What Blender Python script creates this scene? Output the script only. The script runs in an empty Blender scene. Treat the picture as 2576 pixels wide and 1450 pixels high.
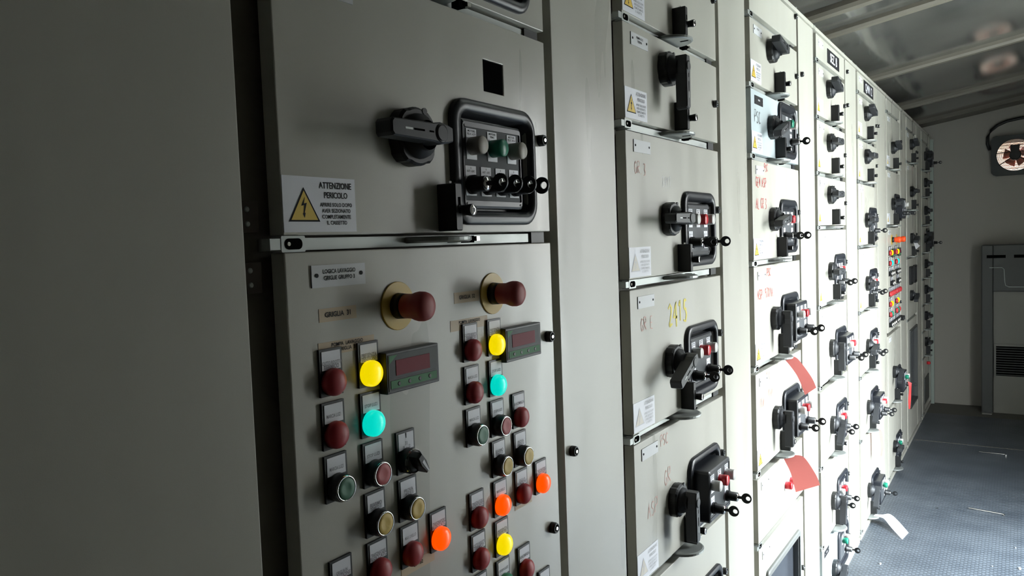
import bpy, bmesh, math, random
from mathutils import Vector, Matrix
random.seed(7)
PI = math.pi
SC = bpy.context.scene
COL = SC.collection

# ------------------------------------------------------------------ camera
cam_d = bpy.data.cameras.new('camera')
cam = bpy.data.objects.new('camera', cam_d)
COL.objects.link(cam)
cam_d.sensor_width = 36.0
cam_d.lens = 36.0 * 1929.8 / 2576.0
cam_d.clip_start = 0.02
_r = Vector((0.8324837, 0.55286337, -0.03623508))
_u = Vector((-0.00256008, 0.06923814, 0.99759688))
_f = Vector((-0.55404362, 0.83039038, -0.059055))
cam.matrix_world = Matrix(((_r.x, _u.x, -_f.x, 0.60), (_r.y, _u.y, -_f.y, 0.0),
                           (_r.z, _u.z, -_f.z, 1.39), (0, 0, 0, 1)))
SC.camera = cam

# ------------------------------------------------------------------ world, daylight, exposure
SC.view_settings.view_transform = 'Standard'
SC.view_settings.look = 'None'
SC.view_settings.exposure = 0.0
SC.view_settings.gamma = 1.0
W = bpy.data.worlds.new('overcast_sky'); SC.world = W
W.use_nodes = True
_n = W.node_tree.nodes; _l = W.node_tree.links; _n.clear()
_o = _n.new('ShaderNodeOutputWorld'); _b = _n.new('ShaderNodeBackground')
_t = _n.new('ShaderNodeTexCoord'); _s = _n.new('ShaderNodeSeparateXYZ'); _c = _n.new('ShaderNodeValToRGB')
_l.new(_t.outputs['Generated'], _s.inputs[0]); _l.new(_s.outputs['Z'], _c.inputs[0])
_c.color_ramp.elements[0].position = 0.02; _c.color_ramp.elements[0].color = (0.16, 0.155, 0.15, 1)   # far trees and buildings low down
_c.color_ramp.elements[1].position = 0.75; _c.color_ramp.elements[1].color = (0.80, 0.93, 1.0, 1)
_e = _c.color_ramp.elements.new(0.28); _e.color = (0.62, 0.66, 0.68, 1)
_l.new(_c.outputs[0], _b.inputs[0]); _b.inputs[1].default_value = 64.0
_l.new(_b.outputs[0], _o.inputs[0])

DOOR_Y0, DOOR_Y1, DOOR_Z1, WALL_X = 2.45, 3.80, 2.02, 1.50
def portal(name, loc, rot, sx, sy):
    d = bpy.data.lights.new(name, 'AREA'); d.shape = 'RECTANGLE'; d.size = sx; d.size_y = sy
    d.cycles.is_portal = True
    o = bpy.data.objects.new(name, d); COL.objects.link(o); o.location = loc; o.rotation_euler = rot
portal('doorway_portal', (WALL_X + 0.21, (DOOR_Y0 + DOOR_Y1) / 2, DOOR_Z1 / 2), (0, PI / 2, 0), DOOR_Z1, DOOR_Y1 - DOOR_Y0)

# ------------------------------------------------------------------ materials
MATS = {}
def mat(name, col, rough=0.5, metal=0.0, emit=None, estr=0.0, coat=0.0, spec=0.5, bump=None, dirt=None, trans=0.0):
    if name in MATS: return MATS[name]
    m = bpy.data.materials.new(name); m.use_nodes = True
    nt = m.node_tree; b = nt.nodes['Principled BSDF']
    b.inputs['Base Color'].default_value = (*col, 1); b.inputs['Roughness'].default_value = rough
    b.inputs['Metallic'].default_value = metal; b.inputs['Specular IOR Level'].default_value = spec
    if coat: b.inputs['Coat Weight'].default_value = coat; b.inputs['Coat Roughness'].default_value = 0.1
    if emit:
        b.inputs['Emission Color'].default_value = (*emit, 1); b.inputs['Emission Strength'].default_value = estr
    if trans: b.inputs['Transmission Weight'].default_value = trans
    tc = None
    if bump or dirt: tc = nt.nodes.new('ShaderNodeNewGeometry')
    if bump:                       # (scale, strength, distance)
        nz = nt.nodes.new('ShaderNodeTexNoise'); nz.inputs['Scale'].default_value = bump[0]; nz.inputs['Detail'].default_value = 2
        bp = nt.nodes.new('ShaderNodeBump'); bp.inputs['Strength'].default_value = bump[1]; bp.inputs['Distance'].default_value = bump[2]
        nt.links.new(tc.outputs['Position'], nz.inputs['Vector']); nt.links.new(nz.outputs[0], bp.inputs['Height'])
        nt.links.new(bp.outputs[0], b.inputs['Normal'])
    if dirt:                       # (colour2, amount, vertical stretch scale)
        mp = nt.nodes.new('ShaderNodeMapping'); mp.inputs['Scale'].default_value = (8, 8, dirt[2]); mp.inputs['Location'].default_value = (3.37, 1.71, 0.93); mp.inputs['Rotation'].default_value = (0.63, 0.47, 0.81)
        n2 = nt.nodes.new('ShaderNodeTexNoise'); n2.inputs['Scale'].default_value = 1.0; n2.inputs['Detail'].default_value = 2
        n2.inputs['Roughness'].default_value = 0.62
        rp = nt.nodes.new('ShaderNodeValToRGB')
        rp.color_ramp.elements[0].position = 0.25; rp.color_ramp.elements[0].color = (0, 0, 0, 1)
        rp.color_ramp.elements[1].position = 0.95; rp.color_ramp.elements[1].color = (1, 1, 1, 1)
        mu = nt.nodes.new('ShaderNodeMath'); mu.operation = 'MULTIPLY'; mu.inputs[1].default_value = dirt[1]
        mx = nt.nodes.new('ShaderNodeMixRGB'); mx.inputs[1].default_value = (*col, 1); mx.inputs[2].default_value = (*dirt[0], 1)
        nt.links.new(tc.outputs['Position'], mp.inputs[0]); nt.links.new(mp.outputs[0], n2.inputs['Vector'])
        nt.links.new(n2.outputs[0], rp.inputs[0]); nt.links.new(rp.outputs[0], mu.inputs[0])
        nt.links.new(mu.outputs[0], mx.inputs[0]); nt.links.new(mx.outputs[0], b.inputs['Base Color'])
        # worn places are glossier
        mr = nt.nodes.new('ShaderNodeMapRange'); mr.inputs[1].default_value = 0.3; mr.inputs[2].default_value = 0.7; mr.inputs[3].default_value = rough + 0.08; mr.inputs[4].default_value = max(0.1, rough - 0.12)
        nt.links.new(n2.outputs[0], mr.inputs[0]); nt.links.new(mr.outputs[0], b.inputs['Roughness'])
    MATS[name] = m
    return m

PAINT = mat('grey_beige_paint', (0.47, 0.46, 0.40), 0.36, spec=0.55, bump=(900, 0.12, 0.0006), dirt=((0.40, 0.39, 0.35), 0.7, 1.2))
PAINT_BLUE = mat('pale_blue_grey_paint', (0.47, 0.54, 0.56), 0.42, bump=(900, 0.1, 0.0006))
FRAME = mat('olive_frame_paint', (0.17, 0.16, 0.125), 0.6)
HINGE = mat('dark_hinge_steel', (0.06, 0.045, 0.035), 0.5)
GALV = mat('galvanised_steel', (0.40, 0.42, 0.40), 0.5, 0.6, dirt=((0.24, 0.26, 0.26), 0.8, 25))
CHROME = mat('chrome', (0.8, 0.8, 0.8), 0.12, 1.0)
BLACK = mat('black_plastic', (0.011, 0.012, 0.013), 0.42, spec=0.4)
SHINY = mat('glossy_black_plastic', (0.017, 0.019, 0.024), 0.34, spec=0.4)
PLATE = mat('dark_grey_panel', (0.055, 0.06, 0.066), 0.6, spec=0.3)
HGREY = mat('charcoal_handle_plastic', (0.028, 0.030, 0.034), 0.45, spec=0.4)
WHITE = mat('white_label', (0.80, 0.81, 0.86), 0.45)
INK = mat('black_ink', (0.014, 0.014, 0.016), 0.7, spec=0.2)
GINK = mat('grey_ink', (0.25, 0.25, 0.28), 0.6)
FINK = mat('faded_ink', (0.6, 0.6, 0.62), 0.6)
YEL = mat('warning_yellow', (0.75, 0.50, 0.04), 0.5)
FYEL = mat('faded_warning_yellow', (0.68, 0.64, 0.56), 0.5)
ALU = mat('engraved_aluminium', (0.60, 0.61, 0.62), 0.45, 0.0)
VOID = mat('dark_interior', (0.004, 0.004, 0.004), 0.95, spec=0.0)
ESTOP_Y = mat('yellow_stop_plate', (0.66, 0.45, 0.09), 0.5, dirt=((0.46, 0.30, 0.08), 0.5, 30))
RED_RUB = mat('dull_red_plastic', (0.36, 0.05, 0.045), 0.5)
RED_LENS = mat('dark_red_lens', (0.42, 0.03, 0.035), 0.45)
YEL_LIT = mat('lit_yellow_lens', (0.8, 0.6, 0.0), 0.3, emit=(1.0, 0.78, 0.0), estr=0.85)
CYA_LIT = mat('lit_turquoise_lens', (0.0, 0.6, 0.5), 0.3, emit=(0.0, 0.80, 0.66), estr=0.8)
ORA_LIT = mat('lit_orange_lens', (0.8, 0.1, 0.0), 0.3, emit=(1.0, 0.075, 0.0), estr=1.1)
GRN_BTN = mat('green_button_cap', (0.06, 0.19, 0.11), 0.5)
RED_BTN = mat('red_button_cap', (0.50, 0.09, 0.09), 0.5)
YEL_BTN = mat('yellow_button_cap', (0.68, 0.48, 0.11), 0.5)
WHT_BTN = mat('ivory_button_cap', (0.46, 0.43, 0.38), 0.45)
WHT_LENS = mat('white_lens', (0.66, 0.65, 0.62), 0.35)
TEAL_LENS = mat('green_lens', (0.01, 0.22, 0.13), 0.35)
REDW_LENS = mat('bright_red_lens', (0.60, 0.02, 0.03), 0.3)
BEZ_GREEN = mat('green_keypad_strip', (0.09, 0.24, 0.12), 0.6, spec=0.25)
DISP_RED = mat('red_display_window', (0.20, 0.010, 0.025), 0.5, spec=0.15)
METER = mat('meter_face_grey', (0.07, 0.075, 0.075), 0.55, spec=0.3)
TAPE = mat('yellowed_tape', (0.52, 0.40, 0.26), 0.5)
YCHALK = mat('yellow_marker', (0.72, 0.60, 0.10), 0.7)
RCHALK = mat('faded_red_marker', (0.62, 0.36, 0.31), 0.7)
RMARK = mat('red_marker', (0.52, 0.08, 0.07), 0.7)
KMARK = mat('black_marker', (0.08, 0.08, 0.09), 0.7)
RED_PAPER = mat('red_card', (0.62, 0.24, 0.21), 0.7)
WHITE_PAPER = mat('white_card', (0.78, 0.78, 0.80), 0.7)
RED_TAG = mat('bright_red_tag', (0.6, 0.03, 0.03), 0.5)
def paper(name, col):
    m = bpy.data.materials.new(name); m.use_nodes = True; nt = m.node_tree; N = nt.nodes; N.clear()
    o = N.new('ShaderNodeOutputMaterial'); d = N.new('ShaderNodeBsdfDiffuse'); t = N.new('ShaderNodeBsdfTranslucent'); x = N.new('ShaderNodeMixShader')
    d.inputs[0].default_value = (*col, 1); t.inputs[0].default_value = (*col, 1); x.inputs[0].default_value = 0.4
    nt.links.new(d.outputs[0], x.inputs[1]); nt.links.new(t.outputs[0], x.inputs[2]); nt.links.new(x.outputs[0], o.inputs[0])
    return m
RED_PAPER = paper('red_card_stock', (0.80, 0.24, 0.22)); WHITE_PAPER = paper('white_card_stock', (0.8, 0.8, 0.82))
SLAT = paper('cream_shutter_slat', (0.70, 0.60, 0.52))
SLAT.node_tree.nodes['Mix Shader'].inputs[0].default_value = 0.014
FORANGE = mat('orange_stop_plastic', (0.75, 0.07, 0.01), 0.45)
GLASS_D = mat('dark_window', (0.045, 0.05, 0.06), 0.15)
WALLM = mat('beige_wall_paint', (0.34, 0.325, 0.29), 0.55, bump=(300, 0.1, 0.001))
DUCTM = mat('dark_grey_unit_paint', (0.058, 0.062, 0.060), 0.5)
UNITL = mat('pale_unit_panel', (0.22, 0.215, 0.195), 0.5)
RUSTO = mat('orange_fan_blade', (0.55, 0.12, 0.05), 0.5)
CREAM = mat('cream_wire', (0.62, 0.56, 0.50), 0.4)
GROUND = mat('grey_concrete_ground', (0.30, 0.29, 0.27), 0.9)

def floor_mat():
    m = bpy.data.materials.new('stud_rubber'); m.use_nodes = True; nt = m.node_tree; N = nt.nodes; L = nt.links
    b = N['Principled BSDF']; b.inputs['Roughness'].default_value = 0.42
    g = N.new('ShaderNodeNewGeometry'); mp = N.new('ShaderNodeMapping')
    mp.inputs['Rotation'].default_value = (0, 0, PI / 4); mp.inputs['Scale'].default_value = (54, 54, 54)
    ck = N.new('ShaderNodeTexVoronoi'); ck.inputs['Scale'].default_value = 1.0; ck.inputs['Randomness'].default_value = 0.0
    L.new(g.outputs['Position'], mp.inputs[0]); L.new(mp.outputs[0], ck.inputs['Vector'])
    rp = N.new('ShaderNodeValToRGB'); rp.color_ramp.elements[0].position = 0.26; rp.color_ramp.elements[1].position = 0.36
    rp.color_ramp.elements[0].color = (1, 1, 1, 1); rp.color_ramp.elements[1].color = (0, 0, 0, 1)
    L.new(ck.outputs['Distance'], rp.inputs[0])
    bp = N.new('ShaderNodeBump'); bp.inputs['Strength'].default_value = 0.8; bp.inputs['Distance'].default_value = 0.002
    L.new(rp.outputs[0], bp.inputs['Height']); L.new(bp.outputs[0], b.inputs['Normal'])
    nz = N.new('ShaderNodeTexNoise'); nz.inputs['Scale'].default_value = 5; nz.inputs['Detail'].default_value = 5
    L.new(g.outputs['Position'], nz.inputs['Vector'])
    r2 = N.new('ShaderNodeValToRGB')
    r2.color_ramp.elements[0].position = 0.3; r2.color_ramp.elements[0].color = (0.055, 0.066, 0.082, 1)
    r2.color_ramp.elements[1].position = 0.75; r2.color_ramp.elements[1].color = (0.10, 0.115, 0.135, 1)
    L.new(nz.outputs[0], r2.inputs[0])
    mx = N.new('ShaderNodeMixRGB'); mx.blend_type = 'MULTIPLY'; mx.inputs[0].default_value = 1.0
    r3 = N.new('ShaderNodeValToRGB'); r3.color_ramp.elements[0].position = 0.26; r3.color_ramp.elements[1].position = 0.36
    r3.color_ramp.elements[0].color = (1.15, 1.15, 1.15, 1); r3.color_ramp.elements[1].color = (0.75, 0.75, 0.75, 1)
    L.new(ck.outputs['Distance'], r3.inputs[0]); L.new(r2.outputs[0], mx.inputs[1]); L.new(r3.outputs[0], mx.inputs[2])
    L.new(mx.outputs[0], b.inputs['Base Color'])
    return m
def ceil_mat():
    m = bpy.data.materials.new('brushed_ceiling_metal'); m.use_nodes = True; nt = m.node_tree; N = nt.nodes; L = nt.links
    b = N['Principled BSDF']; b.inputs['Metallic'].default_value = 0.75; b.inputs['Roughness'].default_value = 0.14
    g = N.new('ShaderNodeNewGeometry'); nz = N.new('ShaderNodeTexNoise'); nz.inputs['Scale'].default_value = 2.2; nz.inputs['Detail'].default_value = 4
    L.new(g.outputs['Position'], nz.inputs['Vector']); r = N.new('ShaderNodeValToRGB')
    r.color_ramp.elements[0].position = 0.35; r.color_ramp.elements[0].color = (0.20, 0.20, 0.185, 1)
    r.color_ramp.elements[1].position = 0.7; r.color_ramp.elements[1].color = (0.33, 0.325, 0.30, 1)
    L.new(nz.outputs[0], r.inputs[0]); L.new(r.outputs[0], b.inputs['Base Color'])
    return m
FLOORM = floor_mat(); CEILM = ceil_mat()
BEAMM = mat('ceiling_beam_steel', (0.13, 0.118, 0.095), 0.5, 0.1)
MARGIN = mat('bare_floor_margin', (0.12, 0.115, 0.10), 0.7)

# ------------------------------------------------------------------ mesh builder
class MB:
    """collects shapes in one mesh; X points out of the cabinet wall, Y along it, Z up"""
    def __init__(s): s.bm = bmesh.new(); s.mats = []
    def mi(s, m):
        if m not in s.mats: s.mats.append(m)
        return s.mats.index(m)
    def face(s, pts, m):
        f = s.bm.faces.new([s.bm.verts.new(p) for p in pts]); f.material_index = s.mi(m); return f
    def box(s, x0, x1, y0, y1, z0, z1, m):
        v = [s.bm.verts.new(p) for p in ((x0,y0,z0),(x1,y0,z0),(x1,y1,z0),(x0,y1,z0),(x0,y0,z1),(x1,y0,z1),(x1,y1,z1),(x0,y1,z1))]
        k = s.mi(m)
        for q in ((0,3,2,1),(4,5,6,7),(0,1,5,4),(1,2,6,5),(2,3,7,6),(3,0,4,7)):
            f = s.bm.faces.new([v[i] for i in q]); f.material_index = k
        return v
    def obox(s, mtx, sx, sy, sz, m):
        n0 = len(s.bm.verts)
        v = s.box(-sx/2, sx/2, -sy/2, sy/2, -sz/2, sz/2, m)
        for q in v: q.co = mtx @ q.co
    def loft(s, rings, m, cap0=True, cap1=True, smooth=False, closed=True):
        """rings: list of lists of points, same length"""
        k = s.mi(m); vs = [[s.bm.verts.new(p) for p in r] for r in rings]; n = len(vs[0])
        for a, b in zip(vs, vs[1:]):
            for i in range(n if closed else n - 1):
                j = (i + 1) % n
                f = s.bm.faces.new((a[i], a[j], b[j], b[i])); f.material_index = k; f.smooth = smooth
        if cap0: f = s.bm.faces.new(list(reversed(vs[0]))); f.material_index = k
        if cap1: f = s.bm.faces.new(vs[-1]); f.material_index = k
        return vs
    def lathe(s, y, z, prof, m, n=24, cap0=True, cap1=True, smooth=True, ax='x'):
        """prof: list of (x, r) round an axis parallel to X through (y, z)"""
        rings = []
        for x, r in prof:
            ring = []
            for i in range(n):
                a = 2 * PI * i / n
                ring.append((x, y + r * math.cos(a), z + r * math.sin(a)) if ax == 'x' else
                            (y + r * math.cos(a), z + r * math.sin(a), x))
            rings.append(ring)
        s.loft(rings, m, cap0, cap1, smooth)
    def prism(s, outline, x0, x1, m, bev=0.0):
        """outline of (y, z); extruded from x0 to x1, optional chamfer on the front"""
        if bev:
            cy = sum(p[0] for p in outline) / len(outline); cz = sum(p[1] for p in outline) / len(outline)
            w = max(abs(p[0]-cy) for p in outline); h = max(abs(p[1]-cz) for p in outline)
            ins = [(cy + (p[0]-cy) * (1 - bev/w), cz + (p[1]-cz) * (1 - bev/h)) for p in outline]
            s.loft([[(x0, *p) for p in outline], [(x1 - bev, *p) for p in outline], [(x1, *p) for p in ins]], m)
        else:
            s.loft([[(x0, *p) for p in outline], [(x1, *p) for p in outline]], m)
    def plate(s, x0, x1, y0, y1, z0, z1, m, holes=()):
        """board with rectangular holes"""
        ys = sorted({y0, y1, *[h[0] for h in holes], *[h[1] for h in holes]})
        zs = sorted({z0, z1, *[h[2] for h in holes], *[h[3] for h in holes]})
        k = s.mi(m); V = {}
        def v(x, y, z):
            q = (x, y, z)
            if q not in V: V[q] = s.bm.verts.new(q)
            return V[q]
        def solid(i, j):
            if i < 0 or j < 0 or i >= len(ys)-1 or j >= len(zs)-1: return False
            cy = (ys[i]+ys[i+1])/2; cz = (zs[j]+zs[j+1])/2
            return not any(h[0] < cy < h[1] and h[2] < cz < h[3] for h in holes)
        def f(*q): a = s.bm.faces.new(q); a.material_index = k
        for i in range(len(ys)-1):
            for j in range(len(zs)-1):
                if not solid(i, j): continue
                a, b, c, d = ys[i], ys[i+1], zs[j], zs[j+1]
                f(v(x1,a,c), v(x1,b,c), v(x1,b,d), v(x1,a,d))
                f(v(x0,a,c), v(x0,a,d), v(x0,b,d), v(x0,b,c))
                if not solid(i-1, j): f(v(x0,a,c), v(x1,a,c), v(x1,a,d), v(x0,a,d))
                if not solid(i+1, j): f(v(x0,b,c), v(x0,b,d), v(x1,b,d), v(x1,b,c))
                if not solid(i, j-1): f(v(x0,a,c), v(x0,b,c), v(x1,b,c), v(x1,a,c))
                if not solid(i, j+1): f(v(x0,a,d), v(x1,a,d), v(x1,b,d), v(x0,b,d))
    def text(s, body, y, z, size, m, x=0.0, align='CENTER', sx=1.0, bold=False, rot=0.0):
        me = text_mesh(body, align, bold); k = s.mi(m); vv = []
        c, si = math.cos(rot), math.sin(rot)
        for v in me.vertices:
            a, b = v.co.x * size * sx, v.co.y * size
            vv.append(s.bm.verts.new((x, y + a*c - b*si, z + a*si + b*c)))
        for p in me.polygons:
            try: f = s.bm.faces.new([vv[i] for i in p.vertices]); f.material_index = k
            except ValueError: pass
    def stroke(s, pts, w, m, x=0.001, jit=0.0):
        """flat ribbon of marker ink along (y, z) points"""
        k = s.mi(m); L, R = [], []
        for i, p in enumerate(pts):
            a = pts[max(0, i-1)]; b = pts[min(len(pts)-1, i+1)]
            d = Vector((b[0]-a[0], b[1]-a[1]))
            d = d.normalized() if d.length > 1e-9 else Vector((1, 0))
            ww = w * (1 + random.uniform(-jit, jit)) / 2
            L.append(s.bm.verts.new((x, p[0]-d.y*ww, p[1]+d.x*ww))); R.append(s.bm.verts.new((x, p[0]+d.y*ww, p[1]-d.x*ww)))
        for i in range(len(pts)-1):
            f = s.bm.faces.new((R[i], R[i+1], L[i+1], L[i])); f.material_index = k
    def tube(s, pts, r, m, n=8):
        rings = []
        for i, p in enumerate(pts):
            p = Vector(p); a = Vector(pts[max(0,i-1)]); b = Vector(pts[min(len(pts)-1,i+1)])
            d = (b - a).normalized(); up = Vector((0,0,1)) if abs(d.z) < 0.9 else Vector((1,0,0))
            e = d.cross(up).normalized(); g = d.cross(e)
            rings.append([p + r*(e*math.cos(2*PI*q/n) + g*math.sin(2*PI*q/n)) for q in range(n)])
        s.loft(rings, m, smooth=True)
    def mesh(s, name):
        bmesh.ops.recalc_face_normals(s.bm, faces=s.bm.faces)
        me = bpy.data.meshes.new(name); s.bm.to_mesh(me); s.bm.free()
        for m in s.mats: me.materials.append(m)
        return me
    def build(s, name, parent=None, loc=(0,0,0), bevel=0.0, label=None):
        return link(name, s.mesh(name), parent, loc, bevel, label)

def link(name, me, parent=None, loc=(0,0,0), bevel=0.0, label=None):
    o = bpy.data.objects.new(name, me); COL.objects.link(o); o.location = loc
    if parent is not None: o.parent = parent
    if bevel:
        b = o.modifiers.new('edge', 'BEVEL'); b.width = bevel; b.segments = 2; b.limit_method = 'ANGLE'
    if label: o['label'] = label
    return o
_TX = {}
def text_mesh(body, align, bold):
    key = (body, align, bold)
    if key not in _TX:
        cu = bpy.data.curves.new('t', 'FONT'); cu.body = body; cu.size = 1.0; cu.resolution_u = 2
        cu.align_x = align; cu.align_y = 'CENTER'
        if bold: cu.offset = 0.018
        o = bpy.data.objects.new('t', cu); COL.objects.link(o)
        bpy.context.view_layer.update()
        _TX[key] = bpy.data.meshes.new_from_object(o.evaluated_get(bpy.context.evaluated_depsgraph_get()))
        bpy.data.objects.remove(o)
    return _TX[key]
def rrect(y0, y1, z0, z1, r, n=6):
    o = []
    for cy, cz, a0 in ((y1-r, z0+r, -PI/2), (y1-r, z1-r, 0), (y0+r, z1-r, PI/2), (y0+r, z0+r, PI)):
        for i in range(n+1):
            a = a0 + PI/2*i/n; o.append((cy + r*math.cos(a), cz + r*math.sin(a)))
    return o
def thing(name, label, cat, loc=(0,0,0), group=None):
    o = bpy.data.objects.new(name, None); COL.objects.link(o); o.location = loc; o.empty_display_size = 0.05
    o['label'] = label; o['category'] = cat
    if group: o['group'] = group
    return o
def tag(o, label, cat, group=None):
    o['label'] = label; o['category'] = cat
    if group: o['group'] = group
    return o
def struct(o, label, cat):
    o['kind'] = 'structure'; o['label'] = label; o['category'] = cat; return o
CACHE = {}
def cached(key, fn):
    if key not in CACHE: CACHE[key] = fn()
    return CACHE[key]

# ------------------------------------------------------------------ room shell
END_Y, BACK_Y, LEFT_X = 6.86, -1.6, -0.62
def ceil_z(x): return 2.208 + 0.155 * x
b = MB(); b.plate(-0.05, 0.0, 0, 0.001, 0, 0.001, FLOORM); b.bm.free()
b = MB(); b.box(LEFT_X, WALL_X, BACK_Y, 6.46, -0.06, 0.0, FLOORM)
struct(b.build('floor'), 'dark blue-grey studded rubber floor of the aisle', 'floor')
b = MB(); b.box(LEFT_X, WALL_X, 6.46, END_Y + 0.05, -0.06, -0.002, MARGIN)
struct(b.build('trim_1'), 'bare brown-grey floor strip between the rubber floor and the end wall', 'floor edge')
b = MB(); b.box(0.01, WALL_X, 5.585, 5.597, 0.0, 0.0012, MARGIN)
struct(b.build('trim_2'), 'thin worn joint running across the rubber floor', 'floor joint')
b = MB()
FANC = (0.553, 1.902, 0.118)
b_y = MB()
# end wall with an opening for the fan (built in the XZ plane)
def xz_plate(mb, y0, y1, x0, x1, z0, z1, m, holes=()):
    n0 = len(mb.bm.verts)
    mb.plate(y0, y1, x0, x1, z0, z1, m, holes)
    mb.bm.verts.ensure_lookup_table()
    for v in mb.bm.verts[n0:]: v.co = Vector((v.co.y, v.co.x, v.co.z))
xz_plate(b, END_Y, END_Y + 0.06, LEFT_X, WALL_X, -0.06, 2.6, WALLM, [(FANC[0]-0.12, FANC[0]+0.12, FANC[1]-0.12, FANC[1]+0.12)])
struct(b.build('wall_end'), 'dim beige-grey painted end wall behind the fan and the grey unit', 'wall')
b_y.bm.free()
b = MB(); b.plate(WALL_X, WALL_X + 0.20, BACK_Y, END_Y, -0.06, 2.6, WALLM, [(DOOR_Y0, DOOR_Y1, 0.0, DOOR_Z1)])
struct(b.build('wall_right'), 'beige wall facing the cabinets with the open doorway to daylight', 'wall')
b = MB(); b.box(LEFT_X - 0.06, LEFT_X, BACK_Y, END_Y, -0.06, 2.4, WALLM)
struct(b.build('wall_left'), 'beige wall behind the row of cabinets', 'wall')
b = MB(); b.box(LEFT_X, WALL_X, BACK_Y - 0.06, BACK_Y, -0.06, 2.6, WALLM)
struct(b.build('wall_back'), 'beige wall at the near end of the aisle', 'wall')
# door frame of the daylight opening
b = MB()
for y0, y1 in ((DOOR_Y0 - 0.04, DOOR_Y0), (DOOR_Y1, DOOR_Y1 + 0.04)): b.box(WALL_X - 0.015, WALL_X - 0.0005, y0, y1, 0.0, DOOR_Z1 + 0.04, DUCTM)
b.box(WALL_X - 0.015, WALL_X - 0.0005, DOOR_Y0, DOOR_Y1, DOOR_Z1, DOOR_Z1 + 0.04, DUCTM)
struct(b.build('trim_3'), 'grey frame round the open daylight doorway', 'door frame')
b = MB(); b.box(WALL_X + 0.21, 40, -25, 30, -0.30, -0.12, GROUND)
struct(b.build('ground'), 'grey concrete ground outside the doorway', 'ground')

for n_, (ya, yb_, yh) in enumerate(((DOOR_Y0 - 0.045, DOOR_Y0 - 0.005, -1), (DOOR_Y1 + 0.005, DOOR_Y1 + 0.045, 1))):  # unseen door leaves, added to cut daylight towards the near and far columns
    lw = (0.36, 0.17)[n_]; b = MB(); b.box(WALL_X - lw, WALL_X - 0.02, ya, yb_, 0.012, DOOR_Z1, WALLM)
    o = struct(b.build('door_%d' % (n_ + 1), bevel=0.002), ['nearer', 'farther'][n_] + ' grey leaf added to the daylight doorway, out of view, to block light sideways', 'door')
    b = MB(); yy = ya - 0.03 if yh < 0 else yb_ + 0.03
    b.tube([(WALL_X - lw + 0.06, (ya if yh < 0 else yb_), 1.0), (WALL_X - lw + 0.06, yy, 1.0), (WALL_X - lw + 0.14, yy, 1.0)], 0.007, CHROME, 8); b.build('door_handle', o)

# ceiling: slightly sagging metal sheets between beams
BEAMS = [1.75, 2.42, 3.06, 3.36, 4.50, 5.72]
edges = [BACK_Y, -0.6, 0.5] + BEAMS + [6.60]
b = MB()
k = b.mi(CEILM)
for e0, e1 in zip(edges, edges[1:] + [END_Y]):
    nY, nX = 10, 8; grid = []
    for i in range(nY + 1):
        t = i / nY; y = e0 + (e1 - e0) * t; sag = 0.02 * min(1, (e1-e0)/1.2)**2 * (1 - (2*t-1)**2); row = []
        for j in range(nX + 1):
            x = LEFT_X + (WALL_X - LEFT_X) * j / nX
            row.append(b.bm.verts.new((x, y, ceil_z(x) - sag)))
        grid.append(row)
    for i in range(nY):
        for j in range(nX):
            f = b.bm.faces.new((grid[i][j], grid[i+1][j], grid[i+1][j+1], grid[i][j+1])); f.material_index = k; f.smooth = True
xa, xb = LEFT_X, WALL_X
vv = [b.bm.verts.new(p) for p in ((xa,BACK_Y,ceil_z(xa)+.06),(xb,BACK_Y,ceil_z(xb)+.06),(xb,END_Y,ceil_z(xb)+.06),(xa,END_Y,ceil_z(xa)+.06))]
b.bm.faces.new(vv).material_index = k
me = bpy.data.meshes.new('ceiling'); b.bm.to_mesh(me); b.bm.free(); me.materials.append(CEILM)
struct(link('ceiling', me), 'dark reflective metal ceiling sheets sloping over the cabinets', 'ceiling')
def beam(y, w, h, n, lab):
    b = MB(); pts = []
    for x in (LEFT_X, WALL_X):
        z = ceil_z(x)
        pts.append([(x, y-w/2, z+.01), (x, y-w/2, z-h*0.6), (x, y-w/2+.008, z-h), (x, y+w/2-.008, z-h), (x, y+w/2, z-h*0.6), (x, y+w/2, z+.01)])
    b.loft(pts, BEAMM)
    struct(b.build('trim_%d' % n), lab, 'ceiling beam')
beam(1.75, .05, .03, 4, 'ceiling beam over the near cabinets, out of the photo')
beam(3.05, .06, .032, 5, 'nearest brown ceiling beam in the upper right')
beam(3.38, .05, .025, 6, 'second ceiling beam, close behind the nearest one')
beam(4.50, .05, .030, 7, 'ceiling beam between the two round reflections')
beam(5.72, .05, .030, 8, 'ceiling beam beyond the second round reflection')
beam(6.72, .24, .030, 9, 'broad ceiling beam against the end wall')

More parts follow.
